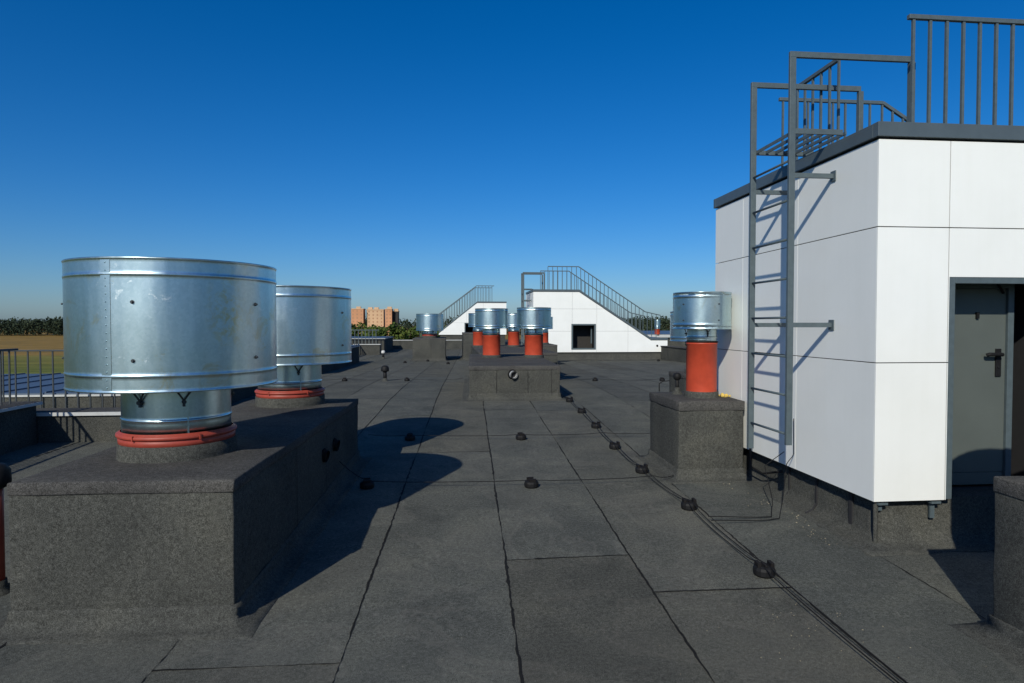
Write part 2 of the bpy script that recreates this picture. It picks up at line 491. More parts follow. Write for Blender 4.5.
shaft('tall plain felt-covered shaft behind the middle group of vents', .75, 2.3, 36.5, 40, 1.55, GS)
shaft('felt-covered shaft cut by the right edge in front of the grey door', 3.47, 5.6, .2, 3.76, 1.03, GS, .10, .1)
shaft('narrow felt-covered shaft mostly hidden behind the orange pipe by the ladder', 4.74, 5.5, 12.5, 13.5, 1.0, GS)

# ------------------------------------------------------------------ vents
def drum_profile(r, z0, h):
    """closed sheet-metal shell with rolled rims and two swaged beads"""
    o = []
    def bead(z, a=.004): o.extend([(r, z - .03), (r, z - .016), (r + .001, z - .011), (r + a, z - .005), (r + a, z + .005), (r + .001, z + .011), (r, z + .016), (r, z + .03)])
    o.append((r + .004, z0)); o.append((r + .006, z0 + .008)); o.append((r + .001, z0 + .016)); o.append((r, z0 + .022)); o.append((r, z0 + .036))
    bead(z0 + h * .125)
    for q in (.3, .45, .6, .75): o.append((r, z0 + h * q))
    bead(z0 + h * .875)
    o.extend([(r, z0 + h - .036), (r, z0 + h - .022), (r + .001, z0 + h - .016), (r + .006, z0 + h - .007), (r + .004, z0 + h)])
    inner = [(r - .006, z0 + h), (r - .006, z0 + h * .5), (r - .006, z0)]
    return o + inner

def vent(label, x, y, zb, rd, d0, dh, rp, red=None, big=False, seam=-110, group='round steel vents on the roof shafts', detail=True, skin='steel'):
    """zb shaft top, rd drum radius, d0 drum bottom above zb, dh drum height, rp pipe radius, red = top of the orange pipe above zb"""
    t = thing('roof_vent', label, 'roof vent', (x, y, zb), group)
    n = 72 if detail else 40
    mb = MB(); ch = .115 if big else .075
    mb.lathe([(rp + .034, -.01), (rp + .028, .012), (rp + .024, .03), (rp + .022, ch), (rp - .004, ch + .004)], n, wob=.006)
    mb.build('felt_collar', M['felt'], t)
    if big:
        mb = MB()
        z = ch
        mb.lathe([(rp + .004, z - .002), (rp + .014, z + .002), (rp + .016, z + .036), (rp + .010, z + .042), (rp + .012, z + .048),
                  (rp + .024, z + .052), (rp + .029, z + .060), (rp + .028, z + .074), (rp + .016, z + .082), (rp - .002, z + .094)], n, wob=.003)
        for a in (-48, -112, 60):
            ca, sa = math.cos(R(a)), math.sin(R(a)); rr = rp + .029
            mb.beam((rr * ca, rr * sa, z + .045), (rr * ca, rr * sa, z + .085), .012, .012, (ca, sa, 0))
        mb.build('clamp_ring', M['clamp'], t)
        nz = ch + .085
    else:
        mb = MB(); mb.lathe([(rp, 0), (rp, red), (rp + .006, red + .004), (rp + .006, red + .02), (rp - .012, red + .024)], n)
        mb.build('plastic_pipe', M['orange'], t)
        mb = MB(); mb.lathe([(rp + .001, red + .021), (rp + .012, red + .026), (rp + .012, red + .036), (rp - .01, red + .04)], n)
        mb.build('seal_band', M['dark_plastic'], t)
        nz = red + .03
    rn = rp - (.012 if big else .006)
    mb = MB(); zt = d0 + dh * .32; zz = nz + (zt - nz) * .13 + .02
    mb.lathe([(rn, nz), (rn, zz - .03), (rn, zz - .014), (rn + .001, zz - .010), (rn + .007, zz - .004), (rn + .007, zz + .004), (rn + .001, zz + .010), (rn, zz + .014), (rn, zz + .03), (rn, d0), (rn, zt), (rn - .006, zt), (rn - .006, nz)], n, closed=True)
    if big:
        ca, sa = math.cos(R(-58)), math.sin(R(-58))
        mb.beam((rn * ca, rn * sa, nz), (rn * ca, rn * sa, d0 + .05), .012, .012, (ca, sa, 0))
    mb.build('neck', M['steel_neck'], t)
    mb = MB()
    mb.lathe(drum_profile(rd, d0, dh), n, closed=True, wob=.0025 if detail else 0)
    if detail:       # lapped vertical seam with rivets
        for k in range(-3, 4):
            pass
        sa_ = R(seam); w = .035
        arc = [(rd + .0035) for _ in range(5)]
        prev = None
        for i in range(5):
            a = sa_ + (i / 4 - .5) * w * 2 / rd
            cur = [mb.bm.verts.new(((rd + .0035) * math.cos(a), (rd + .0035) * math.sin(a), z)) for z in (d0 + .02, d0 + dh - .02)]
            if prev: mb.bm.faces.new((prev[0], cur[0], cur[1], prev[1])).smooth = True
            prev = cur
    dr = mb.build('drum', M[skin], t)
    if detail:
        def pins(name, m, spots, shape):
            first = None
            for a, z in spots:
                if first is None:
                    mb = MB(); shape(mb); first = o = mb.build(name, m, dr)
                else:
                    o = first.copy(); COL.objects.link(o); o.parent = dr
                o.location = (rd * math.cos(a), rd * math.sin(a), z); o.rotation_euler.z = a
        nr = 17 if big else 9
        pins('rivet', M['steel_neck'], [(R(seam), d0 + dh * (.04 + .92 * i / (nr - 1))) for i in range(nr)], lambda q: q.tube([(.002, 0, 0), (.0085, 0, 0)], [.0065, .004], 6))
        w1, w2 = (.0135, .008) if big else (.010, .006)
        def bolt(q): q.tube([(-.004, 0, 0), (.003, 0, 0)], w1, 12); q.tube([(.003, 0, 0), (.016, 0, 0)], w2, 6)
        pins('fixing_bolt', M['paint_dark'], [(R(a), d0 + dh * q) for a in ((-89, -22, -158, 40) if big else (-78, -150, 0, 90)) for q in (.24, .67)], bolt)
    # struts that carry the drum on the neck
    for a in (-62, -106, 150, 28) if big else (-90, 30, 150):
        c = Vector((math.cos(R(a)), math.sin(R(a)), 0)); s = Vector((-c.y, c.x, 0))
        mb = MB(); up = Vector((0, 0, 1))
        foot = c * (rn + .012) + up * (d0 - dh * .1)
        for sg in (-1, 1):
            mb.beam(foot, c * (rn + .03) + s * sg * (.07 if big else .03) + up * (d0 + .012), .013 if big else .01, .006, tuple(c))
            mb.beam(c * (rn + .03) + s * sg * (.07 if big else .03) + up * (d0 + .02), c * (rd - .01) + s * sg * .05 + up * (d0 + .05), .02 if big else .014, .008)
        mb.tube([c * (rn + .0) + up * (d0 - dh * .1 - .01), c * (rn + .03) + up * (d0 - dh * .1 - .01)], .016 if big else .009, 8)
        mb.beam(foot, foot - up * .045, .018 if big else .012, .01, tuple(c))
        mb.build('strut', M['paint_dark'], t)
    # the inner cone that keeps rain out
    mb = MB(); mb.lathe([(rd * .12, d0 + dh * .66), (rd * .72, d0 + dh * .46), (rd * .72, d0 + dh * .44)], 32); mb.disc(rd * .12, d0 + dh * .66, 32)
    mb.build('rain_cone', M['steel_neck'], t)
    return t

vent('biggest galvanised steel drum vent, nearest on the left shaft, with a red clamp ring', -2.165, 5.33, .98, .742, .55, .935, .402, big=True, seam=-103, skin='steel_stained')
vent('galvanised drum vent standing second on the left shaft, partly behind the nearest drum', -2.05, 8.46, .98, .765, .54, .945, .40, big=True, seam=-150)
vent('steel drum on a tall orange pipe beside the white wall and ladder', 3.28, 8.1, 1.06, .365, .885, .475, .195, .69, seam=-200)
vent('left steel drum on an orange pipe at the front of the middle shaft', 1.19, 18.4, 1.06, .475, .84, .57, .255, .62, seam=-60)
vent('right steel drum on an orange pipe at the front of the middle shaft', 2.42, 18.4, 1.06, .495, .84, .60, .265, .62, seam=-60)
vent('orange pipe vent seen between the two front vents of the middle shaft', 2.72, 27.3, 1.06, .44, .86, .58, .25, .62, detail=False)
vent('orange pipe vent half hidden behind the left front vent of the middle shaft', 1.22, 27.3, 1.06, .44, .86, .58, .25, .62, detail=False)
vent('small orange pipe vent just left of the far stair house window', 4.62, 31.2, 1.06, .42, .74, .6, .20, .52, detail=False)
vent('large steel drum vent alone on its shaft near the far left roof edge', -1.15, 36.8, 1.26, .77, .42, .95, .42, big=True, detail=False)
vent('steel drum showing just left of and below the drum by the ladder wall', 5.14, 13.0, 1.0, .53, .66, .62, .2, .45, detail=False)
vent('large steel drum vent above the right edge shaft, its shadow on the grey door', 4.12, 2.72, 1.0, .79, .42, .88, .42, big=True, detail=False)
vent('orange capped vent pipe far off beyond the railing of the far stair house', 14.9, 45.0, 1.25, .2, .6, .55, .19, .42, detail=False)

# small pipes ------------------------------------------------------
def mushroom(label, x, y, h, r, m, cap_r, z=None, capm=None, lean=0):
    z = fz(y) if z is None else z
    t = thing('vent_pipe', label, 'vent pipe', (x, y, z), 'small capped vent pipes')
    mb = MB(); mb.lathe([(r + .06, -.01), (r + .05, .012), (r + .012, .05), (r + .01, .09), (r - .003, .092)], 20); mb.build('felt_collar', M['felt'], t)
    mb = MB(); mb.tube([(0, 0, 0), (lean * .5, 0, h * .5), (lean, 0, h)], r, 16); mb.build('pipe', m, t)
    mb = MB()
    mb.lathe([(r + .004, h - .03), (cap_r, h - .01), (cap_r + .004, h + .02), (cap_r, h + cap_r * .9), (cap_r * .75, h + cap_r * 1.25), (cap_r * .3, h + cap_r * 1.4), (.001, h + cap_r * 1.42)], 20, cx=lean)
    mb.build('cap', capm or M['black'], t)
    return t
mushroom('black capped vent pipe standing alone on the deck left of the middle shaft', -2.02, 20.2, .32, .055, M['black'], .12)
mushroom('pale topped vent pipe by the far left roof edge', -3.95, 38.5, .34, .07, M['black'], .11, capm=M['white_plastic'])
mushroom('red pipe with a black cap at the left edge behind the big shaft', -3.355, 5.02, .80, .07, M['clamp'], .115)
mushroom('slim black pipe with a round cap tucked behind the orange pipe by the ladder', 3.08, 8.45, .22, .025, M['black'], .05, 1.06)

def stub(label, p, q, r, m):
    t = thing('pipe_stub', label, 'pipe stub', p, 'pipe stubs in the shaft walls')
    d = Vector(q) - Vector(p); L = d.length; u = d.normalized()
    mb = MB(); mb.tube([(0, 0, 0), d], r, 20, caps=False); mb.tube([(0, 0, 0), d], r * .84, 20, caps=False)
    mb.tube([d - u * .015, d + u * .004], r * 1.07, 20, caps=False)
    mb.build('sleeve', m, t)
    mb = MB(); mb.tube([u * (L * .3), u * (L * .35)], r * .85, 20); mb.build('plug', M['core'], t)
    mb = MB(); mb.tube([u * .004, u * .03], [r * 1.35, r * 1.1], 20); mb.build('seal', M['bead'], t)
stub('dark pipe stub nearer the camera in the shaded side of the left shaft', (-1.345, 6.9, .62), (-1.30, 6.89, .61), .06, M['dark_plastic'])
stub('dark pipe stub further along the shaded side of the left shaft', (-1.325, 7.4, .64), (-1.27, 7.395, .63), .06, M['dark_plastic'])
stub('pale pipe stub in the front face of the middle shaft', (1.42, 14.6, .87), (1.45, 14.5, .86), .085, M['grey_pipe'])

# ------------------------------------------------------------------ lightning cables and holders
GH = 'black cable holders on the roof felt'
def holder_thing(label, x, y, rot=0):
    t = thing('cable_holder', label, 'cable holder', (x, y, fz(y)), GH); t.rotation_euler.z = rot
    return t
def holder_parts(t):
    mb = MB(); mb.lathe([(.074, 0), (.084, .014), (.086, .05), (.078, .07), (.06, .08), (.001, .082)], 14, smooth=False); mb.build('base', M['black'], t, .006)
    mb = MB(); mb.box(-.012, .012, -.05, .05, .08, .092)
    mb.box(-.066, -.036, -.04, .04, .06, .108); mb.box(.036, .066, -.04, .04, .06, .108)
    mb.build('clip', M['dark_plastic'], t, .003)
proto = None
def holder(label, x, y, rot=0):
    global proto
    t = holder_thing(label, x, y, rot)
    if proto is None:
        holder_parts(t); proto = t
    else:
        for ch in list(proto.children):
            c = ch.copy(); COL.objects.link(c); c.parent = t
    return t
ordn = ['nearest', 'second nearest', 'third', 'fourth', 'fifth', 'sixth', 'seventh']
where = ['alone on the bare felt right of centre', 'left of the white wall corner', 'at the foot of the shaft beside the ladder',
         'where the nearer cross cable ends', 'just beyond the stained felt', 'before the middle shaft', 'by the corner of the middle shaft']
LINE = [(2.47, 4.80), (2.50, 6.48), (2.45, 7.98), (2.46, 9.38), (2.56, 11.06), (2.64, 12.68), (2.68, 14.2)]
for i, (x, y) in enumerate(LINE):
    holder('black double-cable holder %s, %s' % (where[i], ordn[i]), x, y, R(random.uniform(-14, 14)))
for lab, x, y in [('black cable holder in the drum shadows beside the left shaft', -.97, 7.57),
                  ('black cable holder alone in mid deck on the nearest cross cable', .95, 7.44),
                  ('black cable holder at the tip of the upper drum shadow on the second cross cable', -.64, 10.27),
                  ('black cable holder on the second cross cable in front of the middle shaft', 1.13, 10.17),
                  ('black cable holder on the far cross cable beside the lone capped pipe', -1.34, 20.15),
                  ('black cable holder on the far cross cable at its left end', -3.27, 20.3),
                  ('black cable holder on the far cross cable below the far white stair house window', 4.47, 19.45),
                  ('black cable holder on the far cross cable near the orange pipe on the right', 6.52, 19.2),
                  ('small black cable holder left of the far left drum shaft', -2.3, 33.1),
                  ('small black cable holder at the foot of the far left drum shaft', -1.2, 34.9),
                  ('small black cable holder right of the far left drum shaft', -.1, 31.7),
                  ('small black cable holder by the right end of the far stair house plinth', 11.2, 33.6)]:
    holder(lab, x, y, R(90 + random.uniform(-12, 12)))

def cable(name, label, pts, r=.0046, sag=.055, wander=.008):
    mb = MB(); out = []
    for i in range(len(pts) - 1):
        a, b = Vector(pts[i]), Vector(pts[i + 1]); L = (b - a).length; n = max(3, int(L / .22))
        w = random.uniform(-wander, wander); w2 = random.uniform(-wander, wander)
        side = Vector((-(b - a).y, (b - a).x, 0))
        side = side.normalized() if side.length > .01 else Vector((0, 0, 0))
        for k in range(n):
            q = k / n; p = a.lerp(b, q) + side * (w * math.sin(PI * q) + w2 * math.sin(2 * PI * q))
            if sag: p.z = max(fz(p.y) + .012, p.z - sag * math.sin(PI * q) ** .5)
            out.append(p)
    out.append(Vector(pts[-1]))
    mb.tube(out, r, 6)
    o = mb.build(name, M['wire']); tag(o, label, 'cable')
    return o
def on(x, y, h=.085): return (x, y, fz(y) + h)
for s, lab in ((-.024, 'left wire of the double cable running away along the deck'), (.026, 'right wire of the double cable running away along the deck')):
    cable('lightning_cable', lab, [on(2.44 + s, 1.0)] + [on(x + s, y) for x, y in LINE] + [on(2.7 + s, 16.5), on(2.75 + s, 21, .03)])
cable('lightning_cable', 'nearest cross cable from the left shaft to the shaft by the ladder', [on(-1.30, 7.66, .3), on(-.97, 7.57), on(.95, 7.44), on(2.45, 7.5), on(2.74, 7.62, .05)], sag=.02)
cable('lightning_cable', 'second cross cable crossing the deck in front of the middle shaft', [on(-1.3, 10.35), on(-.64, 10.27), on(1.13, 10.17), on(2.47, 10.2), on(3.8, 10.1), on(6.5, 9.9)], sag=.02)
cable('lightning_cable', 'far cross cable running left of the middle shaft', [on(-5.6, 20.5), on(-3.27, 20.3), on(-1.34, 20.15), on(.4, 20.0)])
cable('lightning_cable', 'far cross cable running right of the middle shaft', [on(2.6, 19.7), on(4.47, 19.45), on(6.52, 19.2), on(9.5, 19.0)])
cable('lightning_cable', 'thin cable in front of the far stair house plinth', [on(4.4, 34.2), on(7.5, 33.9), on(11.2, 33.6), on(11.7, 33.2)], r=.008)
# branch to the wall
cable('branch_cable', 'upper branch wire turning off the double cable and up the ladder wall', [on(2.53, 6.05, .06), on(3.06, 6.10, .02), on(3.22, 6.12, .015), (3.32, 6.30, .2), (3.40, 6.62, .47), (3.62, 6.62, .62)], sag=0, wander=.004)
cable('branch_cable', 'lower branch wire turning off the double cable and up the ladder wall', [on(2.51, 5.93, .06), on(3.08, 6.0, .02), on(3.27, 6.06, .015), (3.42, 6.25, .3), (3.56, 6.46, .52), (3.66, 6.497, .62), (3.655, 6.497, 1.0)], sag=0, wander=.004)
cable('earth_cable', 'thick black cable drooping under the cladding beside the ladder shaft', [(3.66, 7.55, .9), (3.66, 7.5, .56), (3.6, 7.35, .3), (3.62, 7.1, .27), (3.70, 6.8, .36)], r=.012, sag=0, wander=0)
# bent rod behind the ladder shaft
cable('bent_rod', 'bent metal rod with a clamp behind the shaft beside the ladder', [(2.88, 8.60, 1.08), (2.88, 8.60, 1.19), (2.93, 8.60, 1.22), (3.02, 8.58, 1.23)], r=.007, sag=0, wander=0)
mb = MB()
for i in range(12):
    mb_c = Vector((random.gauss(0, .045), random.gauss(0, .035), random.uniform(0, .022)))
    bmesh.ops.create_icosphere(mb.bm, subdivisions=2, radius=random.uniform(.014, .028), matrix=Matrix.Translation(mb_c))
o = mb.build('foam_lump', M['foam']); o.location = (3.565, 8.02, 1.065); tag(o, 'lump of yellow foam on the shaft top against the white wall', 'foam')

# ------------------------------------------------------------------ stair houses
def clip(poly, a, b, c):                 # keep a*x+b*z<=c
    out = []
    for i in range(len(poly)):
        p, q = poly[i], poly[(i + 1) % len(poly)]
        dp, dq = a * p[0] + b * p[1] - c, a * q[0] + b * q[1] - c
        if dp <= 0: out.append(p)
        if (dp < 0) != (dq < 0) and dp != dq:
            t = dp / (dp - dq); out.append((p[0] + (q[0] - p[0]) * t, p[1] + (q[1] - p[1]) * t))
    return out

def stair_house(label, X0, Y0, depth, prof, base, floorz, xs, zs, opening, mirror=False, glazed=False):
    """prof: roof line as (dx, z) from left to right; panels between xs / zs; opening = (x0,x1,z0,z1) relative"""
    t = thing('stair_house', label, 'stair house', (X0, Y0, 0))
    W = prof[-1][0]
    G = .008
    def under(poly, drop):
        for (ax, az), (bx, bz) in zip(prof[:-1], prof[1:]):
            nx, nz = -(bz - az), (bx - ax); L = math.hypot(nx, nz); nx /= L; nz /= L
            # concave foot: only clip by the segment above this x range when it lowers the outline
            if all(nx * px + nz * pz - (nx * ax + nz * az) <= 1e-6 or not (ax - 1e-6 <= px <= bx + 1e-6) for px, pz in poly):
                continue
            poly = clip(poly, nx, nz, nx * ax + nz * az - drop)
        return poly
    body = prof + [(W, base), (0, base)]
    # split the (possibly concave) outline into convex columns at profile breaks
    cols = list(zip(prof[:-1], prof[1:]))
    def panel_polys(x0, x1, z0, z1, top=.0):
        res = []
        for (ax, az), (bx, bz) in cols:
            p = [(max(x0, ax), z0), (min(x1, bx), z0), (min(x1, bx), z1), (max(x0, ax), z1)]
            if p[1][0] - p[0][0] < 1e-4: continue
            nx, nz = -(bz - az), (bx - ax); L = math.hypot(nx, nz)
            p = clip(p, nx / L, nz / L, (nx * ax + nz * az) / L - top)
            if len(p) > 2: res.append(p)
        return res
    mb = MB()
    th = .012
    for i in range(len(xs) - 1):
        for j in range(len(zs) - 1):
            x0, x1, z0, z1 = xs[i], xs[i + 1], zs[j], zs[j + 1]
            rects = [(x0, x1, z0, z1)]
            if opening:
                ox0, ox1, oz0, oz1 = opening; nr = []
                for r in rects:
                    a, b, c, d = r
                    if b <= ox0 or a >= ox1 or d <= oz0 or c >= oz1: nr.append(r); continue
                    if a < ox0: nr.append((a, ox0, c, d))
                    if b > ox1: nr.append((ox1, b, c, d))
                    m0, m1 = max(a, ox0), min(b, ox1)
                    if d > oz1: nr.append((m0, m1, oz1, d))
                    if c < oz0: nr.append((m0, m1, c, oz0))
                rects = nr
            for (a, b, c, d) in rects:
                for p in panel_polys(a, b, c, d, .02):
                    # shrink only at panel joints
                    q = []
                    for x, z in p:
                        if abs(x - x0) < 1e-5 and x0 > 0: x += G / 2
                        if abs(x - x1) < 1e-5 and x1 < W: x -= G / 2
                        if abs(z - z0) < 1e-5 and j > 0: z += G / 2
                        if abs(z - z1) < 1e-5 and j < len(zs) - 2: z -= G / 2
                        q.append((x, z))
                    mb.prism(q, 0, th)
    # left flank and right flank panels
    ys = [0.0, 1.28, 2.56, depth] if depth > 3 else [0, depth]
    for sx, zt in ((0, prof[0][1]), (W, prof[-1][1])):
        for i in range(len(ys) - 1):
            for j in range(len(zs) - 1):
                z0, z1 = zs[j], min(zs[j + 1], zt - .02)
                if z1 - z0 < .03: continue
                y0 = ys[i] + (G / 4 if i else th + .001); y1 = ys[i + 1] - (G / 4 if i < len(ys) - 2 else 0)
                mb.box(sx - (0 if sx == 0 else th), sx + (th if sx == 0 else 0), y0, y1, z0 + (G / 2 if j else 0), z1 - (G / 2 if z1 < zt - .03 else 0))
    mb.build('cladding', M['white'], t, .0016)
    # dark carcass behind the panels
    mb = MB(); ins = .03
    def colbox(x0, x1, zlo, y0, y1):
        for p in panel_polys(x0, x1, zlo, 20, .03): mb.prism(p, y0, y1)
    if opening:
        ox0, ox1, oz0, oz1 = opening; rec = .42
        colbox(ins, ox0, base + .005, ins, depth - ins); colbox(ox1, W - ins, base + .005, ins, depth - ins)
        colbox(ox0 + .001, ox1 - .001, oz1, ins + .001, depth - ins - .001)
        if oz0 > base + .05: mb.box(ox0 + .001, ox1 - .001, ins + .001, depth - ins - .001, base + .006, oz0)
        mb.box(ox0 + .002, ox1 - .002, depth - ins - .2, depth - ins - .002, oz0, oz1)
    else: colbox(ins, W - ins, base + .005, ins, depth - ins)
    mb.build('carcass', M['core'], t)
    # felt plinth
    rcs = .10
    mb = MB(); bm = mb.bm
    if opening and opening[2] <= base + .05:
        mb.box(rcs, opening[0] - .02, rcs, depth - rcs, floorz - .3, base); mb.box(opening[1] + .02, W - rcs, rcs, depth - rcs, floorz - .3, base)
        mb.box(opening[0] - .019, opening[1] + .019, rcs + .004, depth - rcs - .004, floorz - .3, opening[2] - .002)
    else: mb.box(rcs, W - rcs, rcs, depth - rcs, floorz - .3, base)
    mb.build('plinth', M['felt'], t)
    mb = MB()                                 # turned-up flashing at the foot, over a fillet
    k = 30
    cs = [(0, 0), (W, 0), (W, depth), (0, depth)]
    rows = []
    for dx, z, am in ((.094, .30, .003), (.088, .285, .004), (.085, .12, .006), (.05, .05, .006), (-.04, .012, .008), (-.12, .004, .012), (-.122, -.02, .012)):
        pts = []
        c2 = [(dx, dx), (W - dx, dx), (W - dx, depth - dx), (dx, depth - dx)]
        for a in range(4):
            for i in range(k):
                p = Vector(c2[a]).lerp(Vector(c2[(a + 1) % 4]), i / k)
                pts.append(mb.bm.verts.new((p.x + random.gauss(0, am), p.y + random.gauss(0, am), (fz(p.y + Y0) if floorz > -1 else floorz) + z + random.gauss(0, am * .4))))
        rows.append(pts)
    for A, B in zip(rows[:-1], rows[1:]):
        for i in range(len(A)):
            mb.bm.faces.new((A[i], A[(i + 1) % len(A)], B[(i + 1) % len(A)], B[i])).smooth = True
    mb.build('base_flashing', M['felt'], t)
    # roof sheet and its edge capping
    mb = MB(); e = .025; h = .125
    for (ax, az), (bx, bz) in cols:
        d = Vector((bx - ax, 0, bz - az)); n = Vector((-d.z, 0, d.x)).normalized()
        a = Vector((ax - (e if ax == 0 else 0), 0, az)); b = Vector((bx + (e if bx == W else 0), 0, bz))
        o1 = Vector((0, 0, h - .0)); poly = [(a.x, a.z), (b.x, b.z), (b.x, b.z + h), (a.x, a.z + h)]
        mb.prism(poly, -e, .05); mb.prism(poly, depth - .05, depth + e)
        mb.prism([(a.x, a.z + .003), (b.x, b.z + .003), (b.x, b.z + h - .02), (a.x, a.z + h - .02)], .051, depth - .051)
    mb.box(-e + .001, .05, .0505, depth - .0505, prof[0][1] + .002, prof[0][1] + h - .001)
    mb.box(W - .05, W + e - .001, .0505, depth - .0505, prof[-1][1] + .002, prof[-1][1] + h - .001)
    mb.build('roof_capping', M['cap'], t, .004)
    return t

# ---- near stair house
WX, WY, DEP = 3.68, 5.22, 3.4
near = stair_house('white panelled stair house close on the right with a grey door', WX, WY, DEP,
                   [(0, 3.62), (2.15, 3.62), (6.6, .95), (7.6, .95)], .455, 0.03,
                   [0, .665, 1.87, 3.07, 4.27, 5.47, 7.6], [.455, 1.67, 2.85, 4.2], (.675, 2.06, .455, 2.42))
# door set
def box_part(name, m, parent, *bx, bevel=.003):
    mb = MB()
    for b in bx: mb.box(*b)
    return mb.build(name, m, parent, bevel)
x0, x1, zt, zb = .675, 2.06, 2.42, .46
fr = box_part('door_frame', M['paint'], near, (x0 + .001, x0 + .06, .005, .09, zb, zt - .001), (x1 - .06, x1 - .001, .005, .09, zb, zt - .001), (x0 + .061, x1 - .061, .005, .09, zt - .055, zt - .001),
         (x0 + .002, x0 + .02, .091, .44, zb, zt - .002), (x1 - .02, x1 - .002, .091, .44, zb, zt - .002), (x0 + .021, x1 - .021, .091, .44, zt - .02, zt - .002))
fr2 = box_part('inner_frame', M['paint'], near, (x0 + .021, x0 + .075, .36, .43, zb, zt - .021), (x0 + .905, x0 + .965, .36, .43, zb, zt - .021), (x0 + .076, x0 + .904, .36, .43, zt - .075, zt - .021))
leaf = box_part('door', M['door'], near, (x0 + .077, x0 + .903, .385, .425, zb + .14, zt - .077))
box_part('kick_plate', M['door'], leaf, (x0 + .077, x0 + .903, .388, .428, zb + .02, zb + .136))
mb = MB()
hx, hz = x0 + .825, 1.72
mb.box(hx - .028, hx + .028, .372, .384, hz - .21, hz + .055)
mb.tube([(hx, .384, hz), (hx, .325, hz)], .016, 10); mb.tube([(hx, .328, hz), (hx - .03, .322, hz + .004), (hx - .14, .322, hz + .004), (hx - .155, .34, hz - .006)], .018, 10)
mb.tube([(hx, .384, hz - .12), (hx, .366, hz - .12)], .014, 10)
mb.build('handle', M['black'], leaf, .002)
mb = MB(); mb.beam((x0 + .86, .37, zt - .12), (x0 + .76, .33, zt - .03), .02, .012); mb.beam((x0 + .6, .372, zt - .3), (x0 + .6, .372, zt - .36), .025, .02)
mb.build('door_closer', M['black'], leaf)
# second leaf standing open into the dark stair
# straps and folds on the plinth under the cladding
for (yy, zz0, w, l) in ((1.55, .12, .02, .36), (1.02, .13, .025, .3), (.45, .06, .05, .4)):
    mb = MB(); mb.beam((.085, yy, .462), (.075, yy - .02, zz0), w, .014, (1, 0, 0)); mb.tube([(.08, yy - .01, zz0 + .03), (.03, yy - .03, zz0 - .03), (-.06, yy - .05, zz0 - .06)], .012, 6)
    mb.build('fixing_strap', M['core'], near)
for xx, l, w in ((.09, .09, .045), (.59, .17, .04)):
    mb = MB(); mb.beam((xx, .06, .452), (xx, .06, .452 - l), w, .02, (0, 1, 0)); mb.beam((xx - .04, .045, .43), (xx + .05, .045, .43), .02, .07, (0, 1, 0))
    mb.build('fixing_bracket', M['paint'], near)
mb = MB(); mb.lathe([(.018, 0), (.02, .2), (.022, .44)], 8, cx=.055, cy=.055); o = mb.build('corner_post', M['felt'], near)

# ---- railings
def railing(label, segs, zrise, spacing, pm='paint', rod=.016, rail=(.045, .04), foot=.0, ends=(0, 0), mid=False):
    """segs: polyline of foot points; upright bars and one top rail"""
    t = thing('guard_rail', label, 'railing', segs[0])
    o = Vector(segs[0]); up = Vector((0, 0, zrise))
    P = [Vector(s) - o for s in segs]
    mb = MB()
    for i, (a, b) in enumerate(zip(P[:-1], P[1:])):
        d = (b - a).normalized()
        aa = a - d * (ends[0] if i == 0 else 0); bb = b + d * (ends[1] if i == len(P) - 2 else 0)
        mb.beam(aa + up, bb + up, rail[0], rail[1])
    mb.build('top_rail', M[pm], t, .003)
    if mid:
        mb = MB()
        for a, b in zip(P[:-1], P[1:]): mb.beam(a + up * .85, b + up * .85, rail[0] * .6, rail[1] * .6)
        mb.build('lower_rail', M[pm], t)
    carry = 0
    first = None
    for a, b in zip(P[:-1], P[1:]):
        L = (b - a).length; q = carry
        while q <= L + 1e-6:
            p = a.lerp(b, q / L)
            if first is None:
                mb = MB(); mb.beam((0, 0, foot), (0, 0, zrise - rail[1] / 2 + .002), rod, rod, (0, 1, 0)); first = mb.build('baluster', M[pm], t); first.location = p
            else:
                c = first.copy(); COL.objects.link(c); c.parent = t; c.location = p
            q += spacing
        carry = q - L
    return t
RZ = 3.75
yf, yb = WY + .24, WY + 2.36
railing('grey bar railing along the front edge of the near stair house roof', [(WX + .48, yf, RZ - .05), (WX + 2.1, yf, RZ - .05), (WX + 6.4, yf, RZ - 2.6)], 1.07, .162, rod=.024, ends=(.05, 0), rail=(.04, .04))
railing('grey bar railing along the back edge of the near stair house roof', [(WX + .40, yb, RZ - .05), (WX + 1.70, yb, RZ - .05), (WX + 6.4, yb, RZ - 2.84)], 1.07, .162, rod=.022, ends=(.05, 0), rail=(.04, .04))
railing('short grey bar railing along the side of the near stair house roof behind the ladder', [(WX + .36, WY + 1.16, RZ - .05), (WX + .36, WY + 2.0, RZ - .05)], 1.07, .16, rod=.022, rail=(.04, .04))

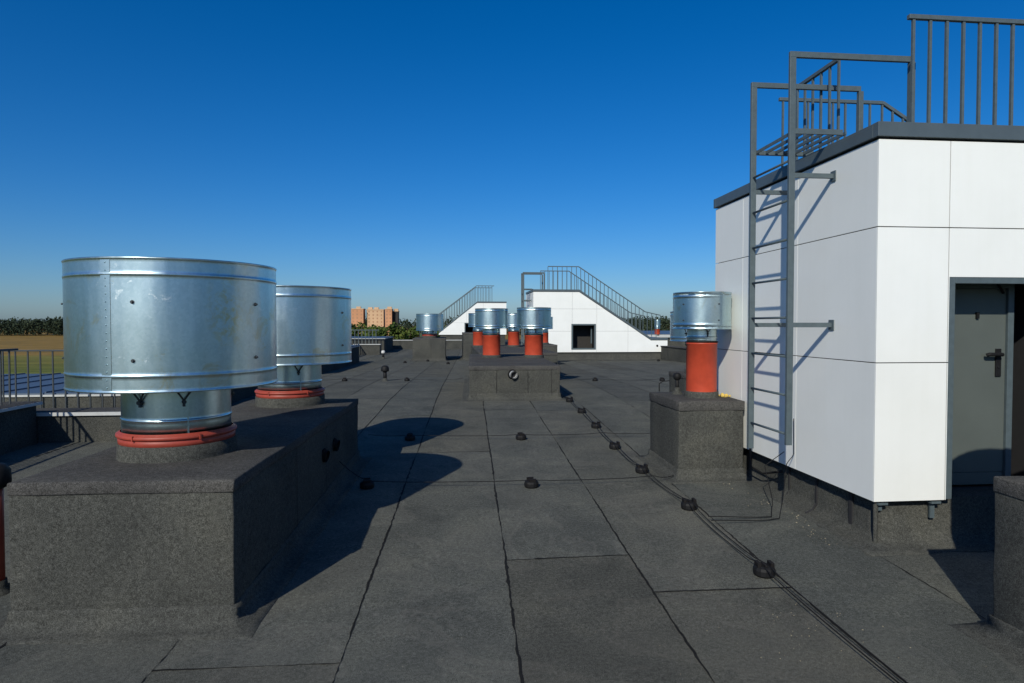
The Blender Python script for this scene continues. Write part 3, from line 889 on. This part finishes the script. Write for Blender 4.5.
# ---- ladder
def ladder(label, wx, y0, y1, stand, zbot, ztop, zroof, hoop_x, z_rungs, brz, rungr=.012, platform=True, sc=1.0):
    xs_ = wx - stand
    t = thing('roof_ladder', label, 'ladder', (xs_, (y0 + y1) / 2, zbot))
    def V(x, y, z): return (x - xs_, y - (y0 + y1) / 2, z - zbot)
    for k, (y, dz) in enumerate(((y0, 0), (y1, -.18))):
        mb = MB(); mb.beam(V(xs_, y, zbot + dz), V(xs_, y, ztop), .06 * sc, .035 * sc, (0, 1, 0)); mb.build('stile', M['paint'], t, .003)
        mb = MB(); mb.beam(V(xs_ - .03 * sc, y, ztop + .02), V(hoop_x, y, ztop + .02), .035 * sc, .055 * sc); mb.build('hand_hoop', M['paint'], t, .003)
        mb = MB(); mb.beam(V(hoop_x, y, zroof - .02), V(hoop_x, y, ztop - .008), .05 * sc, .05 * sc, (0, 1, 0)); mb.build('hoop_post', M['paint'], t, .003)
        for z in brz:
            mb = MB(); mb.beam(V(xs_ + .03 * sc, y, z), V(wx - .002, y, z), .03 * sc, .045 * sc); mb.beam(V(wx - .012, y, z), V(wx - .002, y, z), .08 * sc, .10 * sc)
            mb.build('wall_bracket', M['paint'], t, .002)
    f = None
    for z in z_rungs:
        if f is None:
            mb = MB(); mb.tube([(0, -(y1 - y0) / 2 - .005, 0), (0, (y1 - y0) / 2 + .005, 0)], rungr, 10)
            f = mb.build('rung', M['paint'], t); f.location = V(xs_, (y0 + y1) / 2, z)
        else:
            c = f.copy(); COL.objects.link(c); c.parent = t; c.location = V(xs_, (y0 + y1) / 2, z)
    if platform:
        mb = MB(); zp = zroof + .10
        mb.beam(V(xs_ + .02, y0, zp), V(hoop_x - .70, y0, zp), .02, .05); mb.beam(V(xs_ + .02, y1, zp), V(hoop_x - .52, y1, zp), .04, .045)
        for i in range(6):
            x = xs_ + .03 + i * .105
            mb.beam(V(x, y0 + .011, zp), V(x, y1 - .021, zp), .014, .03)
        mb.build('platform', M['paint'], t)
    return t
ladder('grey steel wall ladder with hand hoops on the side of the near stair house', WX, 5.87, 6.65, .43, .84, 4.55, RZ, 4.46,
       [.94 + .377 * i for i in range(8)], (3.43, 2.0))

# ---- far stair house (right of centre)
FX, FY = 4.62, 35.4
farh = stair_house('distant white stair house with a dark window and sloping roof', FX, FY, 3.4,
                   [(0, 3.86), (2.6, 3.86), (6.75, 1.14), (7.7, 1.14)], .47, 0.01,
                   [0, 2.2, 3.6, 5.4, 7.7], [.47, 1.65, 2.9, 4.2], (2.15, 3.55, .62, 2.06))
wn = box_part('window_frame', M['paint'], farh, (2.15, 2.24, -.02, .1, .62, 2.06), (3.46, 3.55, -.02, .1, .62, 2.06), (2.241, 3.459, -.02, .1, .62, .70), (2.241, 3.459, -.02, .1, 1.98, 2.06))
box_part('window_side', M['paint'], wn, (3.33, 3.40, .3, .4, .95, 1.85))
box_part('window_back', M['inside_and_shade'], farh, (2.16, 3.54, .9, .94, .63, 2.05))
mb = MB(); mb.tube([(7.1, -.02, .82), (7.1, .03, .82)], .06, 12); mb.build('wall_outlet', M['black'], farh)
for yo, lab in ((.2, 'front railing climbing the sloping roof of the distant stair house'), (3.2, 'rear railing climbing the sloping roof of the distant stair house')):
    railing(lab, [(FX + .85, FY + yo, 3.95), (FX + 2.6, FY + yo, 3.95), (FX + 6.45, FY + yo, 1.42), (FX + 7.35, FY + yo, 1.22)], 1.33, .27, rod=.03, rail=(.05, .05))
ladder('distant steel ladder with a square hand hoop left of the far stair house', FX, FY + .9, FY + 1.7, .45, .7, 4.95, 3.95, FX + .75,
       [1.0 + .4 * i for i in range(8)], (3.4, 1.9), sc=1.5, rungr=.02)

# ---- far left stair house, slope climbing to the right
LX, LY = -1.0, 58.0
lfh = stair_house('distant white stair house at left whose roof climbs to the right', LX, LY, 3.4,
                  [(0, 1.26), (3.45, 4.0), (6.1, 4.0)], 1.12, -2.0,
                  [0, 2.5, 4.0, 6.1], [1.12, 2.2, 3.2, 4.4], (2.3, 3.75, 1.14, 2.2))
box_part('window_frame', M['paint'], lfh, (2.30, 2.39, -.02, .1, 1.0, 2.2), (3.66, 3.75, -.02, .1, 1.0, 2.2), (2.391, 3.659, -.02, .1, 2.12, 2.2))
for yo, lab in ((.2, 'front railing climbing the roof of the distant left stair house'), (3.2, 'rear railing climbing the roof of the distant left stair house')):
    railing(lab, [(LX - 1.7, LY + yo, .9), (LX - .3, LY + yo, 1.3), (LX + 3.4, LY + yo, 4.1), (LX + 5.0, LY + yo, 4.1)], 1.45, .3, rod=.04, rail=(.06, .06))

# ------------------------------------------------------------------ parapets
GP = 'low felt parapets round the roof edge'
def parapet(label, x0, x1, y0, y1, z, coping=True, m='felt', cop='drip', out=.05, zb=-.2):
    t = thing('parapet', label, 'parapet', ((x0 + x1) / 2, (y0 + y1) / 2, zb), GP)
    a, b = (x1 - x0) / 2, (y1 - y0) / 2
    mb = MB(); mb.box(-a, a, -b, b, 0, z - zb - .03); mb.build('upstand', M[m], t, .01)
    if coping:
        mb = MB(); mb.box(-a - out, a + out, -b - out, b + out, z - zb - .029, z - zb)
        mb.build('coping', M['felt_cap'], t, .008)
        mb = MB(); mb.box(-a - out, a + out, -b - out - .012, -b - out - .002, z - zb - .05, z - zb + .004); mb.box(a + out + .002, a + out + .012, -b - out, b + out, z - zb - .05, z - zb - .006)
        mb.build('drip_edge', M[cop], t)
    return t
parapet('left parapet running beside the big shaft toward the camera', -6.75, -6.35, 0, 10.5, .82)
parapet('sunlit return of the left parapet behind the nearest drum', -6.75, -4.55, 10.55, 11.1, .64, out=.03)
def bump(label, x0, x1, y0, y1, z):
    t = thing('roof_upstand', label, 'roof upstand', ((x0 + x1) / 2, (y0 + y1) / 2, -.2), 'metal topped raised roof edges on the left')
    a, b = (x1 - x0) / 2, (y1 - y0) / 2
    mb = MB(); mb.box(-a, a, -b, b, 0, z + .164); mb.build('upstand', M['felt'], t, .01)
    mb = MB(); mb.box(-a - .04, a + .04, -b - .03, b + .03, z + .165, z + .2); mb.build('drip_edge', M['drip'], t)
    mb = MB(); mb.box(-a, a, -b, b, z + .2005, z + .23)
    for i in range(9):
        mb.box(-a + i * 2 * a / 8 - .01, -a + i * 2 * a / 8 + .01, -b, b, z + .2305, z + .255)
    mb.build('metal_top', M['blue_metal'], t)
bump('metal topped roof edge behind the nearest drum', -11.5, -4.75, 12.3, 17.2, .74)
bump('metal topped roof edge left of the lone capped pipe', -11.0, -4.75, 23.8, 34.2, .92)
bump('metal topped roof edge near the far left drum vent', -11.0, -4.6, 46.0, 52.5, 1.05)
parapet('low left parapet between the two nearer metal topped edges', -6.9, -6.5, 17.3, 23.7, .5)
parapet('low left parapet between the two farther metal topped edges', -6.9, -6.5, 34.3, 45.9, .5)
parapet('sunlit parapet face beside the far left drum vent', -6.4, -4.7, 43.6, 44.1, .72)
parapet('rear parapet across the far end of the roof', -6.4, 3.6, 53.6, 54.1, .76)
parapet('right parapet beyond the far stair house', 11.95, 12.4, 20.0, 53.5, .82)
railing('railing on the left parapet beside the big shaft', [(-6.55, 3.0, .81), (-6.55, 10.4, .81)], .82, .19, 'paint_dark', rod=.02, rail=(.04, .03))
railing('short railing across the gap in the left roof edge behind the nearest drum', [(-7.6, 11.7, .3), (-4.9, 11.7, .3)], 1.26, .2, 'paint_dark', rod=.02, rail=(.04, .03))
railing('distant railing in the gap between the left roof edges', [(-7.5, 45.0, .3), (-4.9, 45.0, .3)], 1.35, .24, rod=.04, rail=(.06, .05))
railing('distant railing on the low left parapet', [(-6.7, 34.4, .48), (-6.7, 43.0, .48)], 1.15, .24, rod=.04, rail=(.06, .05))

# neighbouring lower roofs on the right
t = thing('metal_roof', 'blue grey metal roof of the next wing beyond the far stair house', 'roof', (24, 58, -16))
mb = MB(); mb.box(-11, 16, -13, 14, 0, 17.1); mb.build('wall', M['felt'], t)
mb = MB(); mb.box(-11.2, 16.2, -13.2, 14.2, 17.101, 17.3)
mb.build('roof_edge', M['drip'], t)
mb = MB(); mb.box(-11, 16, -13, 14, 17.301, 17.34); mb.build('roof_sheet', M['blue_metal'], t)
# far end roof beyond the rear parapet, under the left stair house
mb = MB(); mb.box(-14, 9, 54.6, 80, -16, .2)
o = mb.build('far_wing', M['felt']); tag(o, 'dark roof of the far wing under the distant left stair house', 'building', kind='structure')
rr = random.Random(5)

# ------------------------------------------------------------------ land
GZ = -16.
mb = MB()
n = 60
xs_ = [-6000 + 12000 * i / n for i in range(n + 1)]; ys_ = [-3000 + 15000 * i / n for i in range(n + 1)]
grid = [[mb.bm.verts.new((x, y, GZ + max(0, (y - 700)) * .0008)) for x in xs_] for y in ys_]
for i in range(n):
    for j in range(n): mb.bm.faces.new((grid[i][j], grid[i][j + 1], grid[i + 1][j + 1], grid[i + 1][j]))
o = mb.build('field', M['field']); tag(o, 'dry grass field far below the roof', 'field', kind='structure')

def leaf_cloud(mb, lay, cx, cy, cz, rx, ry, rz, count, size, rng, base):
    for i in range(count):
        while True:
            p = Vector((rng.uniform(-1, 1), rng.uniform(-1, 1), rng.uniform(-1, 1)))
            if .3 < p.length < 1: break
        p = p * (.75 + .25 * rng.random())
        c = Vector((cx + p.x * rx, cy + p.y * ry, cz + p.z * rz))
        a = Vector((rng.gauss(0, 1), rng.gauss(0, 1), rng.gauss(0, 1))).normalized(); b = a.orthogonal().normalized()
        d = a.cross(b); s = size * rng.uniform(.6, 1.4)
        f = mb.bm.faces.new([mb.bm.verts.new(c + b * s), mb.bm.verts.new(c + d * s * .8), mb.bm.verts.new(c - b * s), mb.bm.verts.new(c - d * s * .8)])
        v = max(0, min(1, base + rng.gauss(0, .16)))
        for l in f.loops: l[lay] = (v, v, v, 1)

trng = random.Random(21)
def tree(label, x, y, h, w):
    t = thing('broadleaf_tree', label, 'tree', (x, y, GZ), 'trees in front of the brick flats')
    mb = MB(); mb.tube([(0, 0, 0), (.2, 0, h * .3), (0, .1, h * .62), (.1, 0, h * .85)], [.45, .36, .24, .08], 8)
    for k in range(6):
        a = trng.uniform(0, 6.28); z = h * trng.uniform(.3, .6)
        mb.tube([(0, 0, z), (math.cos(a) * w * .3, math.sin(a) * w * .3, z + h * .14), (math.cos(a) * w * .42, math.sin(a) * w * .42, z + h * .25)], [.18, .12, .05], 6)
    mb.build('trunk', M['bark'], t)
    mb = MB(); lay = mb.bm.loops.layers.color.new('leaf')
    for k in range(15):
        a = trng.uniform(0, 6.28); rr_ = w * .5 * trng.random() ** .6 * .8; q = trng.random()
        z = h * (.34 + .52 * q); sh = (1.15 - .6 * q)
        s = w * trng.uniform(.17, .27)
        leaf_cloud(mb, lay, math.cos(a) * rr_ * sh, math.sin(a) * rr_ * sh, z, s, s, s * .8, 110, .42, trng, trng.uniform(.25, .75))
    mb.build('crown', M['leaf'], t, fix=False)
TL = [('broad green tree at the left end of the row by the brick flats', -28.0, 176, 19.6, 11), ('rounded green tree below the tall brick flats', -23.0, 188, 19.2, 10),
      ('darker green tree second in the row below the brick flats', -19.0, 178, 18.9, 9), ('tall green tree right of the brick flats', -14.6, 182, 20.6, 10),
      ('tallest tree in the row, just left of the far drum vent', -10.5, 185, 20.9, 10), ('low green tree partly behind the second drum', -32, 196, 19.3, 11),
      ('wide green tree behind the far drum vent', -5.5, 190, 20.2, 10), ('small green tree showing under the far left railing', -1.5, 200, 19.3, 9),
      ('pale green tree in the gap under the brick flats', -24, 212, 19.6, 10), ('leafy tree at the foot of the orange flats', -30, 222, 20.2, 10)]
for lab, x, y, h, w in TL: tree(lab, x, y, h, w)

# far woods as one mass
frng = random.Random(9)
mb = MB(); lay = mb.bm.loops.layers.color.new('leaf')
def lump(x, y, r, h, base):
    g = GZ + max(0, (y - 700)) * .0008
    for i in range(44):
        a = frng.uniform(0, 6.28); q = frng.random(); rr_ = r * math.sqrt(frng.random())
        zz = g + h * (.12 + .88 * math.sqrt(max(0, 1 - (rr_ / r) ** 2)) * (.55 + .45 * q)) if q > .35 else g + h * frng.uniform(.05, .8)
        c = Vector((x + rr_ * math.cos(a), y + rr_ * math.sin(a), zz)); s = r * frng.uniform(.13, .27)
        u = Vector((frng.gauss(0, 1), frng.gauss(0, 1), frng.gauss(0, 1))).normalized(); b = u.orthogonal().normalized(); d = u.cross(b)
        f = mb.bm.faces.new([mb.bm.verts.new(c + b * s), mb.bm.verts.new(c + d * s), mb.bm.verts.new(c - b * s), mb.bm.verts.new(c - d * s)])
        v = max(0, min(1, base + frng.gauss(0, .2)))
        for l in f.loops: l[lay] = (v, v, v, 1)
for i in range(3600):
    x = frng.uniform(-1500, 1100)
    if -100 < x < 120 and frng.random() < .5: continue
    y = 1060 + 40 * math.sin(x * .006) + frng.uniform(0, 150)
    lump(x, y, frng.uniform(5, 9), frng.uniform(27, 34) + 3 * math.sin(x * .02), frng.uniform(.2, .7))
for i in range(160):
    x = frng.uniform(110, 330); lump(x, 620 + frng.uniform(0, 60) + .2 * x, frng.uniform(4, 8), frng.uniform(13, 19), frng.uniform(.3, .8))
o = mb.build('forest', M['wood'], fix=False); tag(o, 'dark belt of woods along the horizon', 'forest', kind='stuff')

# brick flats
def flats(label, x, y, w, d, h, m, floors, colsn):
    t = thing('apartment_building', label, 'building', (x, y, GZ), 'brick flats beyond the trees')
    mb = MB(); mb.box(-w / 2, w / 2, -d / 2, d / 2, 0, h); mb.build('wall', M[m], t)
    mb = MB(); mb.box(-w / 2 - .3, w / 2 + .3, -d / 2 - .3, d / 2 + .3, h + .001, h + .7); mb.box(-1.5, 2.5, -2, 2, h + .701, h + 2.6); mb.build('roof', M['brick_pale'], t)
    f = None
    for i in range(floors):
        for k in range(colsn):
            p = (-w / 2 + (k + .5) * w / colsn, -d / 2 - .02, (i + .55) * h / floors)
            if f is None:
                mb = MB(); mb.box(-.6, .6, -.05, .05, -.7, .7); f = mb.build('window', M['loggia'], t); f.location = p
            else:
                c = f.copy(); COL.objects.link(c); c.parent = t; c.location = p
flats('orange brick block of flats furthest left behind the trees', -84, 600, 11, 14, 32.3, 'brick', 10, 3)
flats('long pale brick block of flats right of the orange one', -68.5, 606, 15, 14, 31.8, 'brick_pale', 10, 4)
flats('stair tower coloured dark as if shaded between the brick flats', -74.9, 612, 4.5, 12, 32.0, 'inside_and_shade', 0, 0)  # near-black wall colour paints in the shade between the blocks
flats('narrow orange brick block of flats at the right of the group', -56.0, 600, 6, 12, 32.2, 'brick', 10, 2)
flats('lower brick block coloured dark as if shadowed at the right end of the flats', -50.5, 606, 5.5, 12, 30.5, 'inside_and_shade', 0, 0)  # shadow put into the wall colour, near-black instead of brick

# ------------------------------------------------------------------ light
AZ, EL = 25.5, 32.5            # light travels forward and to the right, sun behind the camera's left shoulder
w = bpy.data.worlds.new('World'); S.world = w; w.use_nodes = True
nt = w.node_tree
sky = nt.nodes.new('ShaderNodeTexSky'); sky.sky_type = 'NISHITA'; sky.sun_disc = False
sky.sun_elevation = R(EL); sky.sun_rotation = R(180 + AZ)
sky.altitude = 0; sky.air_density = 1.0; sky.dust_density = .75; sky.ozone_density = 10.0
bg = nt.nodes['Background']; bg.inputs['Strength'].default_value = .098
hs = nt.nodes.new('ShaderNodeHueSaturation'); hs.inputs['Hue'].default_value = .503; hs.inputs['Saturation'].default_value = 1.2      # the deep blue of a polarising filter
nt.links.new(sky.outputs['Color'], hs.inputs['Color']); nt.links.new(hs.outputs['Color'], bg.inputs['Color'])
sd = bpy.data.lights.new('sun', 'SUN'); sd.energy = 4.0; sd.angle = R(.53); sd.color = (1., .95, .83)
so = bpy.data.objects.new('sun', sd); COL.objects.link(so)
dv = Vector((math.sin(R(AZ)) * math.cos(R(EL)), math.cos(R(AZ)) * math.cos(R(EL)), -math.sin(R(EL))))
so.rotation_euler = dv.to_track_quat('-Z', 'Y').to_euler()

# ------------------------------------------------------------------ camera
cd = bpy.data.cameras.new('camera'); cam = bpy.data.objects.new('camera', cd); COL.objects.link(cam)
cd.sensor_width = 36; cd.lens = 22.5; cd.clip_start = .05; cd.clip_end = 20000
cam.location = (0, 0, 2.0); cam.rotation_euler = (R(90 - 1.48), 0, R(-5.53))
S.camera = cam
S.render.resolution_x, S.render.resolution_y = 1024, 683
vs = S.view_settings; vs.view_transform = 'Standard'; vs.look = 'None'; vs.exposure = 0; vs.gamma = 1; vs.use_curve_mapping = False
